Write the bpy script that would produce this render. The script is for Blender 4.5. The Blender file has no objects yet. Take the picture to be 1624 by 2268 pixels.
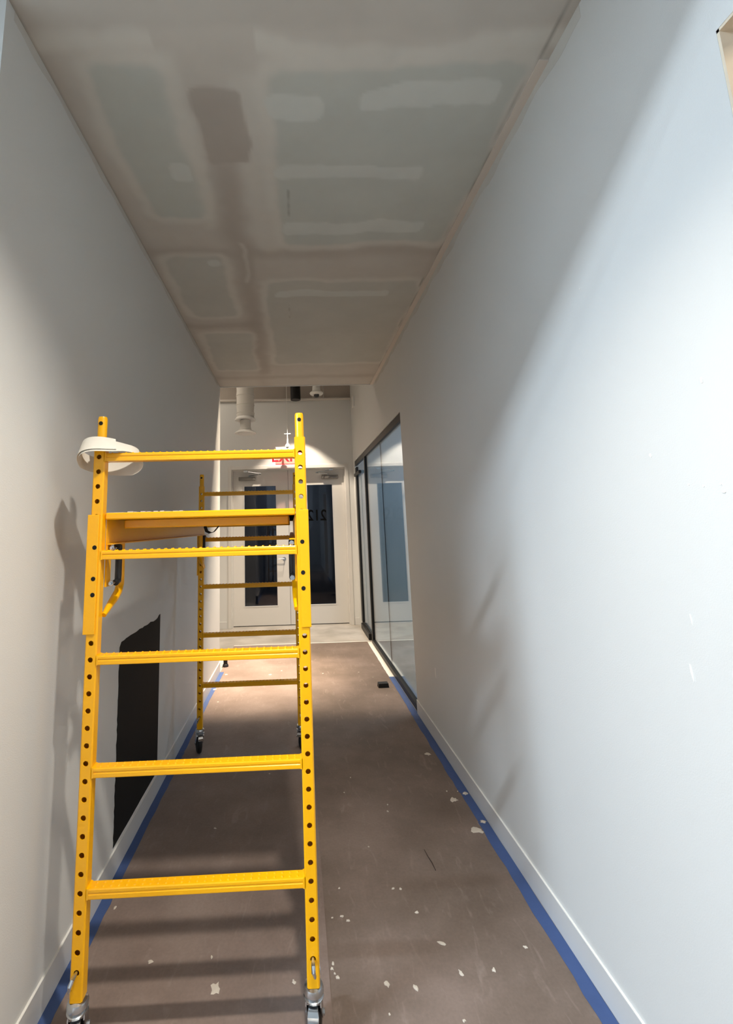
import bpy, math, random
import numpy as np
from mathutils import Vector, Matrix
random.seed(7)
sc = bpy.context.scene
COL = sc.collection
PI = math.pi
def srgb(r, g, b):
    f = lambda c: ((c / 255) / 12.92 if c / 255 <= .04045 else ((c / 255 + .055) / 1.055) ** 2.4)
    return (f(r), f(g), f(b), 1)

# ---------------------------------------------------------------- camera
CAM_H = 1.5144
pitch, yaw, roll = .1563, .0241, -.0274
cp, sp, cy_, sy_ = math.cos(pitch), math.sin(pitch), math.cos(yaw), math.sin(yaw)
Fv = Vector((sy_ * cp, cy_ * cp, sp)); Rv = Vector((cy_, -sy_, 0)); Uv = Rv.cross(Fv)
R2 = Rv * math.cos(roll) + Uv * math.sin(roll); U2 = Uv * math.cos(roll) - Rv * math.sin(roll)
cam = bpy.data.objects.new('camera', bpy.data.cameras.new('camera')); COL.objects.link(cam)
M = Matrix((R2, U2, -Fv)).transposed().to_4x4(); M.translation = Vector((0, 0, CAM_H))
cam.matrix_world = M
cam.data.sensor_fit = 'HORIZONTAL'; cam.data.sensor_width = 36
cam.data.lens = 1007.54 / 1624 * 36
cam.data.shift_x = (812 - 675.67) / 1624
cam.data.shift_y = (1006.49 - 1134) / 1624
cam.data.clip_start = .02
sc.camera = cam

# ---------------------------------------------------------------- world, exposure, lights
w = bpy.data.worlds.new('world'); sc.world = w; w.use_nodes = True
w.node_tree.nodes['Background'].inputs[0].default_value = (.55, .65, .85, 1)
w.node_tree.nodes['Background'].inputs[1].default_value = .25
sc.view_settings.view_transform = 'Standard'; sc.view_settings.look = 'None'
sc.view_settings.gamma = 1; sc.view_settings.use_curve_mapping = False
sc.view_settings.exposure = 0.0

def lamp(name, kind, loc, power, color, target=None, **kw):
    d = bpy.data.lights.new(name, kind); d.energy = power; d.color = color
    for k, v in kw.items(): setattr(d, k, v)
    o = bpy.data.objects.new(name, d); COL.objects.link(o); o.location = loc
    if target is not None:
        o.rotation_euler = (Vector(target) - Vector(loc)).to_track_quat('-Z', 'Y').to_euler()
    return o
WARM = (1, .84, .66)
# recessed corridor downlight in the soffit
lamp('soffit_downlight_bulb', 'SPOT', (.085, .76, 3.12), 230, (1, .925, .82), (-.18, .76, 0), spot_size=1.84, spot_blend=1, shadow_soft_size=.035)
# long linear daylight-white fixture behind and left of the camera (its tubes lie along X)
o = lamp('linear_light_tubes', 'AREA', (-4.45, -.72, 3.755), 615, (.72, .86, 1), None, shape='RECTANGLE', size=3.0, size_y=.16)
o.rotation_euler = (math.radians(42), 0, 0)
o = lamp('rear_linear_fill', 'AREA', (-4.45, -2.6, 3.755), 130, (.62, .80, 1), None, shape='RECTANGLE', size=3.0, size_y=1.3)  # second linear lamp, added to fill the shaded upper right wall
o.rotation_euler = (math.radians(42), 0, 0)
# soft bluish fill added behind the camera, no window there
lamp('rear_fill', 'AREA', (-.8, -3.3, 2.0), 9, (.74, .86, 1), (0, 2, 1.2), shape='RECTANGLE', size=3.0, size_y=2.4)
# lobby lights at the far end
lamp('lobby_wall_light_bulb', 'SPOT', (.04, 6.75, 3.42), 195, WARM, (.04, 6.75, 0), spot_size=1.54, spot_blend=.3, shadow_soft_size=.02)
lamp('lobby_hidden_light_bulb', 'SPOT', (-.35, 5.44, 3.88), 1500, (1, .81, .60), (-.48, 5.05, 0), spot_size=.62, spot_blend=1, shadow_soft_size=.04)
lamp('lobby_hidden_flood_bulb', 'SPOT', (-.35, 5.44, 3.88), 660, (1, .81, .60), (-.15, 5.85, 0), spot_size=1.45, spot_blend=.8, shadow_soft_size=.04)
lamp('lobby_fill', 'AREA', (-1.9, 6.2, 4.1), 17, (1, .86, .70), (-1.2, 6.2, 0), shape='RECTANGLE', size=1.2, size_y=1.2)
lamp('side_room_light', 'AREA', (2.2, -.1, 3.0), 45, (1, .86, .68), (2.2, 0, 0), shape='RECTANGLE', size=.8, size_y=.8)
lamp('vestibule_fill', 'AREA', (-.3, 8.3, 2.8), 10, (.85, .92, 1), (-.3, 8.3, 0), shape='RECTANGLE', size=.5, size_y=.5)  # added lamp, lifts the dark room behind the door glass
lamp('office_fill', 'AREA', (2.6, 5.2, 3.2), 52, (.72, .84, 1), (2.4, 6.0, 0), shape='RECTANGLE', size=1, size_y=1)  # added lamp, brightens the office seen through the partition

# ---------------------------------------------------------------- materials
def nt(name, base, rough=.5, metal=0., spec=.5, coat=0.):
    m = bpy.data.materials.new(name); m.use_nodes = True
    b = m.node_tree.nodes['Principled BSDF']
    b.inputs['Base Color'].default_value = base; b.inputs['Roughness'].default_value = rough
    b.inputs['Metallic'].default_value = metal; b.inputs['Specular IOR Level'].default_value = spec
    b.inputs['Coat Weight'].default_value = coat
    return m, m.node_tree, b
def mat(name, base, rough=.5, metal=0., spec=.5, var=.08, scale=8., bump=0., bscale=200., coat=0.):
    m, t, b = nt(name, base, rough, metal, spec, coat)
    tc = t.nodes.new('ShaderNodeTexCoord')
    n = t.nodes.new('ShaderNodeTexNoise'); n.inputs['Scale'].default_value = scale; n.inputs['Detail'].default_value = 4
    t.links.new(tc.outputs['Object'], n.inputs['Vector'])
    mx = t.nodes.new('ShaderNodeMix'); mx.data_type = 'RGBA'
    c = base
    mx.inputs['A'].default_value = (c[0] * (1 - var), c[1] * (1 - var), c[2] * (1 - var), 1)
    mx.inputs['B'].default_value = (min(1, c[0] * (1 + var)), min(1, c[1] * (1 + var)), min(1, c[2] * (1 + var)), 1)
    t.links.new(n.outputs['Fac'], mx.inputs['Factor']); t.links.new(mx.outputs['Result'], b.inputs['Base Color'])
    if bump:
        n2 = t.nodes.new('ShaderNodeTexNoise'); n2.inputs['Scale'].default_value = bscale; n2.inputs['Detail'].default_value = 2
        t.links.new(tc.outputs['Object'], n2.inputs['Vector'])
        bp = t.nodes.new('ShaderNodeBump'); bp.inputs['Strength'].default_value = bump; bp.inputs['Distance'].default_value = .002
        t.links.new(n2.outputs['Fac'], bp.inputs['Height']); t.links.new(bp.outputs['Normal'], b.inputs['Normal'])
    return m
WALL = mat('wall_paint', (.68, .685, .67, 1), .55, var=.02, scale=2, bump=.25, bscale=260)
WALL_SHADE = mat('upper_wall_shade', (.42, .37, .32, 1), .7, var=.03)  # darker taupe: shade above the pipe put into the colour
TRIM = mat('baseboard_paint', (.66, .66, .65, 1), .4, var=.02)
CAULK = mat('caulk_bead', (.85, .84, .80, 1), .4, var=.02)
BEAD = mat('corner_tape', (.66, .60, .53, 1), .7, var=.04, scale=5)
DARKC = mat('dark_ceiling', (.25, .24, .22, 1), .8)
YEL = mat('yellow_powder_coat', srgb(246, 178, 0), .30, spec=.5, var=.03, scale=20, bump=.12, bscale=350)
ZINC = mat('zinc_plated_steel', (.58, .60, .62, 1), .24, 1., var=.15, scale=30)
RUB = mat('black_rubber', (.012, .012, .013, 1), .45, var=.2)
BLK = mat('black_paint', (.0085, .0082, .0078, 1), .75, spec=.25, var=.15, scale=30)
BMET = mat('black_anodised_metal', (.012, .011, .010, 1), .45, 0., spec=.3, var=.1)
WEB = mat('black_webbing', (.01, .01, .011, 1), .8, var=.3, scale=120)
TAPE = mat('blue_painters_tape', srgb(64, 88, 138), .6, var=.10, scale=14, bump=.4, bscale=90)
PTAPE = mat('paper_joint_tape', (.72, .68, .60, 1), .8, var=.03, scale=40)
WTAPE = mat('white_tape', (.80, .78, .72, 1), .6, var=.04)
DOORP = mat('door_paint', (.68, .665, .635, 1), .4, var=.02, scale=3)
STEEL = mat('brushed_steel', (.50, .48, .45, 1), .35, .9, var=.06, scale=40)
CLOS = mat('closer_steel_shaded', (.20, .185, .17, 1), .4, .6, var=.05)  # steel darkened, shade under the door header put into the colour
WHT = mat('white_plastic', (.80, .79, .76, 1), .4, var=.02)
DUCTM = mat('white_duct_wrap', (.66, .63, .58, 1), .7, var=.05, scale=6, bump=.5, bscale=25)
PIPEM = mat('painted_pipe', (.60, .56, .51, 1), .5, var=.03)
PLAS = mat('dried_plaster', (.64, .57, .48, 1), .8, var=.06, scale=60)
BROWN = mat('brown_scuff', (.05, .035, .028, 1), .8, var=.2)
GREYW = mat('side_room_paint', srgb(222, 208, 186), .7, var=.03)
BLUEW = mat('office_paint', (.22, .27, .33, 1), .8, var=.05)
def emis(name, col, s):
    m = bpy.data.materials.new(name); m.use_nodes = True; b = m.node_tree.nodes['Principled BSDF']
    b.inputs['Base Color'].default_value = col; b.inputs['Emission Color'].default_value = col; b.inputs['Emission Strength'].default_value = s
    return m
LENS = emis('lamp_lens', (1, .93, .82, 1), 9)
TUBE = emis('linear_lens', (.85, .93, 1, 1), 3)
RED = emis('exit_red', (.62, .006, .02, 1), .7)
def glassmat(name, ior, tint):
    m = bpy.data.materials.new(name); m.use_nodes = True; t = m.node_tree; t.nodes.clear()
    o = t.nodes.new('ShaderNodeOutputMaterial'); mx = t.nodes.new('ShaderNodeMixShader')
    fr = t.nodes.new('ShaderNodeFresnel'); ge = t.nodes.new('ShaderNodeNewGeometry')
    mr = t.nodes.new('ShaderNodeMapRange'); mr.inputs['To Min'].default_value = ior; mr.inputs['To Max'].default_value = 1 / ior
    t.links.new(ge.outputs['Backfacing'], mr.inputs['Value']); t.links.new(mr.outputs[0], fr.inputs['IOR'])
    g = t.nodes.new('ShaderNodeBsdfGlossy'); g.inputs['Roughness'].default_value = 0.0; g.inputs['Color'].default_value = (.95, .97, 1, 1)
    tr = t.nodes.new('ShaderNodeBsdfTransparent'); tr.inputs['Color'].default_value = tint
    t.links.new(fr.outputs[0], mx.inputs[0]); t.links.new(tr.outputs[0], mx.inputs[1]); t.links.new(g.outputs[0], mx.inputs[2])
    t.links.new(mx.outputs[0], o.inputs[0]); return m
GLASS = glassmat('partition_glass', 1.55, (.80, .88, .92, 1))
DGLASS = glassmat('door_glass', 1.35, (.62, .66, .74, 1))
SIGNP = glassmat('sign_acrylic', 1.3, (1, .74, .70, 1))
CLEAR = glassmat('clear_acrylic', 1.45, (.95, .95, .95, 1))
def concrete():
    m, t, b = nt('concrete', (.4, .38, .35, 1), .45)
    tc = t.nodes.new('ShaderNodeTexCoord'); n = t.nodes.new('ShaderNodeTexNoise'); n.inputs['Scale'].default_value = 3; n.inputs['Detail'].default_value = 8
    r = t.nodes.new('ShaderNodeValToRGB'); r.color_ramp.elements[0].color = (.30, .28, .25, 1); r.color_ramp.elements[1].color = (.50, .47, .43, 1)
    r.color_ramp.elements[0].position = .3; r.color_ramp.elements[1].position = .7
    t.links.new(tc.outputs['Object'], n.inputs['Vector']); t.links.new(n.outputs['Fac'], r.inputs[0]); t.links.new(r.outputs[0], b.inputs['Base Color']); return m
CONC = concrete()
def paper(name, c0, c1, c2, off):
    m, t, b = nt(name, c1, .62, spec=.35)
    L = t.links.new; N = t.nodes.new
    tc = N('ShaderNodeTexCoord'); mp = N('ShaderNodeMapping'); mp.inputs['Location'].default_value = off
    L(tc.outputs['Object'], mp.inputs['Vector'])
    n = N('ShaderNodeTexNoise'); n.inputs['Scale'].default_value = 2.2; n.inputs['Detail'].default_value = 6; n.inputs['Roughness'].default_value = .6
    L(mp.outputs[0], n.inputs['Vector'])
    r = N('ShaderNodeValToRGB'); e = r.color_ramp.elements
    e[0].position = .33; e[0].color = c0; e[1].position = .68; e[1].color = c2
    x = e.new(.5); x.color = c1
    L(n.outputs['Fac'], r.inputs[0])
    # short light scuffs
    mp2 = N('ShaderNodeMapping'); mp2.inputs['Rotation'].default_value = (0, 0, .5); mp2.inputs['Scale'].default_value = (14, 3.6, 1)
    L(mp.outputs[0], mp2.inputs['Vector'])
    n2 = N('ShaderNodeTexNoise'); n2.inputs['Scale'].default_value = 1.6; n2.inputs['Detail'].default_value = 5; n2.inputs['Distortion'].default_value = 1.2
    L(mp2.outputs[0], n2.inputs['Vector'])
    r2 = N('ShaderNodeValToRGB'); r2.color_ramp.elements[0].position = .60; r2.color_ramp.elements[1].position = .78
    r2.color_ramp.elements[0].color = (0, 0, 0, 1); r2.color_ramp.elements[1].color = (.24, .24, .24, 1)
    L(n2.outputs['Fac'], r2.inputs[0])
    mx = N('ShaderNodeMix'); mx.data_type = 'RGBA'; mx.inputs['B'].default_value = (.50, .41, .36, 1)
    L(r2.outputs[0], mx.inputs['Factor']); L(r.outputs[0], mx.inputs['A'])
    # fine grain
    n3 = N('ShaderNodeTexNoise'); n3.inputs['Scale'].default_value = 90; n3.inputs['Detail'].default_value = 3
    L(tc.outputs['Object'], n3.inputs['Vector'])
    mr = N('ShaderNodeMapRange'); mr.inputs['To Min'].default_value = .86; mr.inputs['To Max'].default_value = 1.14
    L(n3.outputs['Fac'], mr.inputs['Value'])
    hs = N('ShaderNodeVectorMath'); hs.operation = 'SCALE'
    L(mx.outputs['Result'], hs.inputs[0]); L(mr.outputs[0], hs.inputs['Scale']); L(hs.outputs[0], b.inputs['Base Color'])
    bp = N('ShaderNodeBump'); bp.inputs['Strength'].default_value = .25; bp.inputs['Distance'].default_value = .004
    L(n.outputs['Fac'], bp.inputs['Height']); L(bp.outputs[0], b.inputs['Normal'])
    return m
PAPL = paper('floor_paper_left', (.20, .148, .121, 1), (.245, .185, .157, 1), (.30, .232, .200, 1), (3, 1, 0))
PAPR = paper('floor_paper_right', (.155, .115, .090, 1), (.198, .149, .120, 1), (.258, .195, .163, 1), (9, 4, 0))
SOFM, st, sb_ = nt('soffit_drywall', (.5, .5, .5, 1), .75, spec=.3)
va = st.nodes.new('ShaderNodeVertexColor'); va.layer_name = 'mud'
st.links.new(va.outputs['Color'], sb_.inputs['Base Color'])

# ---------------------------------------------------------------- mesh helpers
class MB:
    def __init__(s): s.v = []; s.f = []; s.mi = []
    def add(s, vs, fs, mi=0):
        o = len(s.v); s.v += [tuple(v) for v in vs]; s.f += [tuple(o + i for i in f) for f in fs]; s.mi += [mi] * len(fs); return s
    def box(s, x0, x1, y0, y1, z0, z1, mi=0, c=0):
        if c > 0:
            bx = [(x0, x1), (y0, y1), (z0, z1)]
            vs = []
            idx = {}
            for ax in range(3):
                for sx in (0, 1):
                    for sy in (0, 1):
                        for sz in (0, 1):
                            sg = (sx, sy, sz); p = []
                            for k in range(3):
                                e = bx[k][sg[k]]
                                if k != ax: e += c if sg[k] == 0 else -c
                                p.append(e)
                            idx[(ax, sg)] = len(vs); vs.append(tuple(p))
            fs = []
            for ax in range(3):
                for side in (0, 1):
                    a, b = [k for k in range(3) if k != ax]
                    q = []
                    for (u, v) in ((0, 0), (1, 0), (1, 1), (0, 1)):
                        sg = [0, 0, 0]; sg[ax] = side; sg[a] = u; sg[b] = v; q.append(idx[(ax, tuple(sg))])
                    # orientation
                    flip = (side == 1) == (ax == 1)
                    fs.append(q[::-1] if (side == 0) != (ax == 1) else q)
            for ax in range(3):   # edges parallel to ax
                a, b = [k for k in range(3) if k != ax]
                for u in (0, 1):
                    for v in (0, 1):
                        q = []
                        for (k, e) in ((a, 0), (a, 1), (b, 1), (b, 0)):
                            sg = [0, 0, 0]; sg[a] = u; sg[b] = v; sg[ax] = e; q.append(idx[(k, tuple(sg))])
                        fs.append(q)
            for sx in (0, 1):
                for sy in (0, 1):
                    for sz in (0, 1): fs.append([idx[(k, (sx, sy, sz))] for k in range(3)])
            return s.add(vs, fs, mi)
        vs = [(x0, y0, z0), (x1, y0, z0), (x1, y1, z0), (x0, y1, z0), (x0, y0, z1), (x1, y0, z1), (x1, y1, z1), (x0, y1, z1)]
        return s.add(vs, [(0, 3, 2, 1), (4, 5, 6, 7), (0, 1, 5, 4), (1, 2, 6, 5), (2, 3, 7, 6), (3, 0, 4, 7)], mi)
    def tube(s, pts, r, n=12, cap=True, mi=0):
        pts = [Vector(p) for p in pts]; rings = []
        prev = None
        for i, p in enumerate(pts):
            d = (pts[min(i + 1, len(pts) - 1)] - pts[max(i - 1, 0)]).normalized()
            if prev is None:
                a = d.orthogonal().normalized()
            else:
                a = (prev - d * prev.dot(d)).normalized()
            prev = a; b = d.cross(a)
            rr = r[i] if isinstance(r, (list, tuple)) else r
            rings.append([p + (a * math.cos(2 * PI * k / n) + b * math.sin(2 * PI * k / n)) * rr for k in range(n)])
        vs = [v for R in rings for v in R]; fs = []
        for i in range(len(rings) - 1):
            for k in range(n):
                fs.append((i * n + k, i * n + (k + 1) % n, (i + 1) * n + (k + 1) % n, (i + 1) * n + k))
        if cap: fs += [tuple(range(n))[::-1], tuple((len(rings) - 1) * n + k for k in range(n))]
        return s.add(vs, fs, mi)
    def lathe(s, prof, c=(0, 0, 0), n=24, axis='z', mi=0, cap=True):
        vs = []; fs = []
        for (r, z) in prof:
            for k in range(n):
                a = 2 * PI * k / n; x, y = r * math.cos(a), r * math.sin(a)
                p = (x, y, z) if axis == 'z' else ((z, x, y) if axis == 'x' else (y, z, x))
                vs.append((p[0] + c[0], p[1] + c[1], p[2] + c[2]))
        for i in range(len(prof) - 1):
            for k in range(n): fs.append((i * n + k, i * n + (k + 1) % n, (i + 1) * n + (k + 1) % n, (i + 1) * n + k))
        if cap: fs += [tuple(range(n))[::-1], tuple((len(prof) - 1) * n + k for k in range(n))]
        return s.add(vs, fs, mi)
    def prism(s, poly, lo, hi, axis='x', mi=0):
        n = len(poly)
        mk = lambda p, t: (t, p[0], p[1]) if axis == 'x' else ((p[0], t, p[1]) if axis == 'y' else (p[0], p[1], t))
        vs = [mk(p, lo) for p in poly] + [mk(p, hi) for p in poly]
        fs = [(k, (k + 1) % n, n + (k + 1) % n, n + k) for k in range(n)] + [tuple(range(n))[::-1], tuple(range(n, 2 * n))]
        return s.add(vs, fs, mi)
    def mesh(s, name, mats, smooth=False):
        me = bpy.data.meshes.new(name); me.from_pydata(s.v, [], s.f); 
        for m in (mats if isinstance(mats, (list, tuple)) else [mats]): me.materials.append(m)
        if len(set(s.mi)) > 1: me.polygons.foreach_set('material_index', s.mi)
        me.validate()
        import bmesh
        bm = bmesh.new(); bm.from_mesh(me); bmesh.ops.recalc_face_normals(bm, faces=bm.faces); bm.to_mesh(me); bm.free()
        if smooth:
            me.polygons.foreach_set('use_smooth', [True] * len(me.polygons))
            try: me.set_sharp_from_angle(angle=math.radians(38))
            except Exception: pass
        me.update(); return me
    def obj(s, name, mats, parent=None, smooth=False):
        o = bpy.data.objects.new(name, s.mesh(name, mats, smooth)); COL.objects.link(o)
        if parent is not None: o.parent = parent
        return o
def link(name, me, parent=None, loc=(0, 0, 0), rot=(0, 0, 0)):
    o = bpy.data.objects.new(name, me); COL.objects.link(o); o.location = loc; o.rotation_euler = rot
    if parent is not None: o.parent = parent
    return o
def tag(o, label, cat, group=None):
    o['label'] = label; o['category'] = cat
    if group: o['group'] = group
    return o
def struct(o, label, cat):
    o['kind'] = 'structure'; return tag(o, label, cat)
def empty(name, loc=(0, 0, 0), rz=0):
    o = bpy.data.objects.new(name, None); COL.objects.link(o); o.location = loc; o.rotation_euler = (0, 0, rz); o.empty_display_size = .1
    return o

# ---------------------------------------------------------------- setting
XL, XR, H = -.8501, .9494, 3.148
YS, YE = .14, 5.15            # soffit from / to
YW0, YW1 = 1.18, 5.17         # left wall block
YF = 7.278                    # far wall face
HT = 4.2
struct(MB().box(-6.5, 5.0, -3.7, 9.3, -.12, 0).obj('floor', CONC), 'bare grey polished concrete floor at the lobby end beyond the paper', 'floor')
struct(MB().box(-6.5, XL, YW0, YW1, 0, HT).obj('wall_left', WALL), 'left corridor wall, warm off-white drywall behind the yellow scaffold', 'wall')
wr = MB()
T = XR + .14
wr.box(XR, T, -3.6, -.6, 0, HT).box(XR, T, -.6, .825, 2.565, HT).box(XR, T, .825, 3.925, 0, HT).box(XR, T, 3.925, 7.10, 2.503, HT).box(XR, T, 7.10, YF, 0, HT)
WRo = struct(wr.obj('wall_right', WALL), 'right corridor wall, smooth painted drywall washed by cool light', 'wall')
# far wall with opening for the doors (two greys: painted wall below the pipe, shade painted in above)
DX0, DX1, DZ = -1.012, .812, 2.437
fw = MB()
fw.box(-6.5, DX0 - .03, YF, YF + .14, 0, 3.585).box(DX1 + .03, 5.0, YF, YF + .14, 0, 3.585).box(DX0 - .03, DX1 + .03, YF, YF + .14, DZ + .03, 3.585)
struct(fw.obj('wall_far', WALL), 'end wall above and beside the double doors, off-white with a scalloped light pool', 'wall')
struct(MB().box(-6.5, 5.0, YF + .01, YF + .14, 3.585, HT).obj('wall_far_upper', WALL_SHADE), 'band of end wall above the painted pipe, shade put into its taupe colour', 'wall')
struct(MB().box(-6.5, 5.0, -3.7, -3.6, 0, HT).obj('wall_back', WALL), 'off-white wall behind the viewpoint', 'wall')
struct(MB().box(-6.6, -6.5, -3.6, 9.3, 0, HT).obj('wall_side', WALL), 'off-white wall of the open area left of the corridor', 'wall')
struct(MB().box(-6.6, 5.0, -3.7, 9.3, HT, HT + .1).obj('ceiling_upper', DARKC), 'dark upper ceiling over the lobby and open area', 'ceiling')
struct(MB().box(XL, XR, YS, YE, H + .012, H + .30).box(-6.5, XL, YS, YW0, H, H + .3).obj('ceiling_soffit_frame', WALL), 'soffit box that carries the corridor ceiling boards', 'ceiling')

# soffit ceiling with joint compound pattern (colour attribute, with shadow lines painted along both edges)
nx, ny = 150, 410
gx = np.linspace(XL, XR, nx + 1); gy = np.linspace(YS, YE, ny + 1)
GX, GY = np.meshgrid(gx, gy)
rng = np.random.default_rng(5)
def vnoise(x, y, s):
    g = rng.random((80, 80)); u = (x * s) % 78; v = (y * s) % 78
    i = np.floor(u).astype(int); j = np.floor(v).astype(int); a = u - i; b = v - j
    a = a * a * (3 - 2 * a); b = b * b * (3 - 2 * b)
    return (g[j, i] * (1 - a) * (1 - b) + g[j, i + 1] * a * (1 - b) + g[j + 1, i] * (1 - a) * b + g[j + 1, i + 1] * a * b) * 2 - 1
PX = GX + 1.5; PY = GY + .5
WX = .022 * vnoise(PX, PY, 5) + .009 * vnoise(PX, PY, 17); WY = .022 * vnoise(PX, PY, 5) + .009 * vnoise(PX, PY, 17)
def sd(x0, x1, y0, y1, r=.03):
    cx, cy, hx, hy = (x0 + x1) / 2, (y0 + y1) / 2, abs(x1 - x0) / 2 - r, abs(y1 - y0) / 2 - r
    qx = np.abs(GX + WX - cx) - hx; qy = np.abs(GY + WY - cy) - hy
    return np.hypot(np.maximum(qx, 0), np.maximum(qy, 0)) + np.minimum(np.maximum(qx, qy), 0) - r
def sm(d, w): t = np.clip(.5 - d / w, 0, 1); return t * t * (3 - 2 * t)
mud = np.array([.545, .515, .465]); lite = np.array([.62, .60, .545]); board = np.array([.50, .52, .48]); brown = np.array([.425, .385, .34]); pale = np.array([.60, .615, .575])
C = np.ones(GX.shape + (3,)) * mud
def lay(col, m, k=1.): 
    global C; m = (m * k)[..., None]; C = C * (1 - m) + col * m
lay(brown, sm(np.abs(GX + .32 + WX) - .05, .14) * (GY > 1.8), .5)
lay(mud * .93, sm(GY + WY - 1.27, .04), .9)
for y in (2.49, 3.49, 4.80): lay(brown, sm(np.abs(GY + WY - y - .03) - .05, .10), .6)
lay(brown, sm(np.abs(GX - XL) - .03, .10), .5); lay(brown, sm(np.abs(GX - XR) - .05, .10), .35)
for (a, b_, c, d) in ((-.71, -.44, 1.39, 2.20), (-.045, .90, 1.40, 2.43), (-.76, -.43, 2.56, 3.34), (-.16, .90, 2.86, 4.42), (-.76, -.36, 3.68, 4.58)):
    e = sd(a, b_, c, d, .05)
    lay(lite, sm(e - .05, .05), .75)
    lay(board if c < 2.4 else board * .55 + mud * .42, sm(e, .035), .9)
    lay(lite, sm(np.abs(e - .02) - .015, .03), .25)
# band of fresh compound across the first butt joint, wandering down around the patch
lay(lite, sm(np.abs(GY + WY - 1.335 - .02 * np.sin(GX * 5)) - .035, .04) * (GX > -.10), .9)
lay(lite, sm(np.abs(GY + WY - 1.31) - .03, .05) * (GX < -.45), .8)
lay(lite, sm(sd(-.46, -.38, 1.34, 2.30, .04), .06), .6); lay(lite, sm(sd(-.20, -.06, 1.42, 2.50, .05), .06), .6)
lay(brown, sm(sd(-.365, -.155, 1.485, 1.84, .03), .02), .95)
lay(brown, sm(sd(-.33, -.24, 1.84, 4.7, .03), .08), .7)
lay(lite, sm(sd(-.30, -.275, 2.42, 2.86, .01), .03), .7)
for (a, b_, c, d) in ((-.06, .13, 1.49, 1.63), (.27, .83, 1.47, 1.57), (-.05, .66, 1.86, 1.935), (-.04, .73, 2.24, 2.345), (-.56, -.46, 1.82, 1.94), (-.52, -.44, 2.60, 2.68), (-.1, .7, 2.98, 3.06)):
    lay(pale, sm(sd(a, b_, c, d, .035), .012), .85)
lay(brown * .45, sm(np.abs(GX - (XR - .040) + .3 * WX) - .002, .008), .7); lay(brown * .45, sm(np.abs(GX - XL - .002) - .003, .010), .6)  # shadow lines painted in: crack beside right trim, corner at left wall
lay(brown * .5, sm(sd(.000, .004, 2.0, 2.2, .001), .006), .55); lay(brown * .6, sm(sd(-.006, -.002, 3.18, 3.40, .001), .006), .5)
C *= 1.04 * (1 + .03 * vnoise(PX, PY, 7) + .015 * vnoise(PX, PY, 24))[..., None]
V = np.stack([GX, GY, np.full_like(GX, H)], -1).reshape(-1, 3)
ii = (np.arange(ny)[:, None] * (nx + 1) + np.arange(nx)[None, :]).ravel()
Fq = np.stack([ii, ii + nx + 1, ii + nx + 2, ii + 1], 1)
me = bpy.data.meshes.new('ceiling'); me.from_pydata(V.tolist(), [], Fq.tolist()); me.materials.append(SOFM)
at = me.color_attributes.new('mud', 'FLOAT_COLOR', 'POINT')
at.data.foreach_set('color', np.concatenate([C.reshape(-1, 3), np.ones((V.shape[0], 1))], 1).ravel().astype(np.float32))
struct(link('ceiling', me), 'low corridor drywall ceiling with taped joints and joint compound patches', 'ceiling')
tr_ = MB().box(XR - .036, XR - .0005, 1.375, YE, H - .006, H - .0005)
struct(tr_.obj('trim_1', BEAD), 'pale paper corner tape along the ceiling at the right wall', 'trim')
struct(MB().box(XL, XR, YE, YE + .012, H - .006, H + .30).obj('trim_2', WALL), 'finished end edge of the low ceiling above the lobby', 'trim')

# baseboards: board + pale caulk line
def baseb(name, x0, x1, y0, y1, side, label):
    o = struct(MB().box(x0, x1, y0, y1, .001, .105, c=.002).obj(name, TRIM), label, 'baseboard')
    if side: 
        k = .0006
        MB().box(x0 - (k if side < 0 else 0), x1 + (k if side > 0 else 0), y0, y1, .1035, .1056).obj('caulk_line', CAULK, o)
    return o
baseb('baseboard_left', XL, XL + .007, YW0, YW1, 1, 'off-white baseboard along the left wall, behind the scaffold')
baseb('baseboard_right', XR - .007, XR, .825, 3.925, -1, 'grey-white baseboard along the right wall above blue tape')
baseb('baseboard_far_left', -6.5, -1.085, YF - .011, YF, 0, 'short white baseboard left of the double doors')
baseb('baseboard_far_right', .875, XR, YF - .011, YF, 0, 'short white baseboard between the double doors and the glass')

COMP = mat('joint_compound', (.615, .60, .56, 1), .75, var=.07, scale=9)
def feather(xf, x1, y0, y1, zw, par):
    n = 70; vs = []; fs = []
    for i in range(n + 1):
        y = y0 + (y1 - y0) * i / n
        z = H - zw * (1 + .30 * math.sin(i * .9) * math.sin(i * .37) + random.uniform(-.05, .05))
        vs += [(xf, y, z), (xf, y, H - .0005), (x1, y, z), (x1, y, H - .0005)]
    for i in range(n):
        k = 4 * i; fs += [(k, k + 1, k + 5, k + 4), (k + 2, k + 6, k + 7, k + 3), (k, k + 4, k + 6, k + 2), (k + 1, k + 3, k + 7, k + 5)]
    fs += [(0, 2, 3, 1), (4 * n, 4 * n + 1, 4 * n + 3, 4 * n + 2)]
    MB().add(vs, fs).obj('compound_band', COMP, par)
feather(XR - .0001, XR - .0007, 1.2, 5.0, .050, WRo)
feather(XL + .0001, XL + .0007, 1.22, 5.0, .034, bpy.data.objects['wall_left'])

# opening and side room on the right near the viewpoint
struct(MB().box(T, 4.5, -1.6, -1.5, 0, 3.2).box(T, 4.5, 1.5, 1.6, 0, 3.2).box(4.4, 4.5, -1.5, 1.5, 0, 3.2).box(T, 4.5, -1.6, 1.6, 3.2, 3.3).obj('wall_side_room', GREYW), 'beige walls of the room through the right-hand opening', 'wall')
MBr = MB().box(XR + .001, T, .819, .825, 0, 2.565).box(XR + .001, T, -.6, .825, 2.558, 2.565)
struct(MBr.obj('trim_3', GREYW), 'beige lined edge of the opening at the upper right', 'trim')

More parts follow.
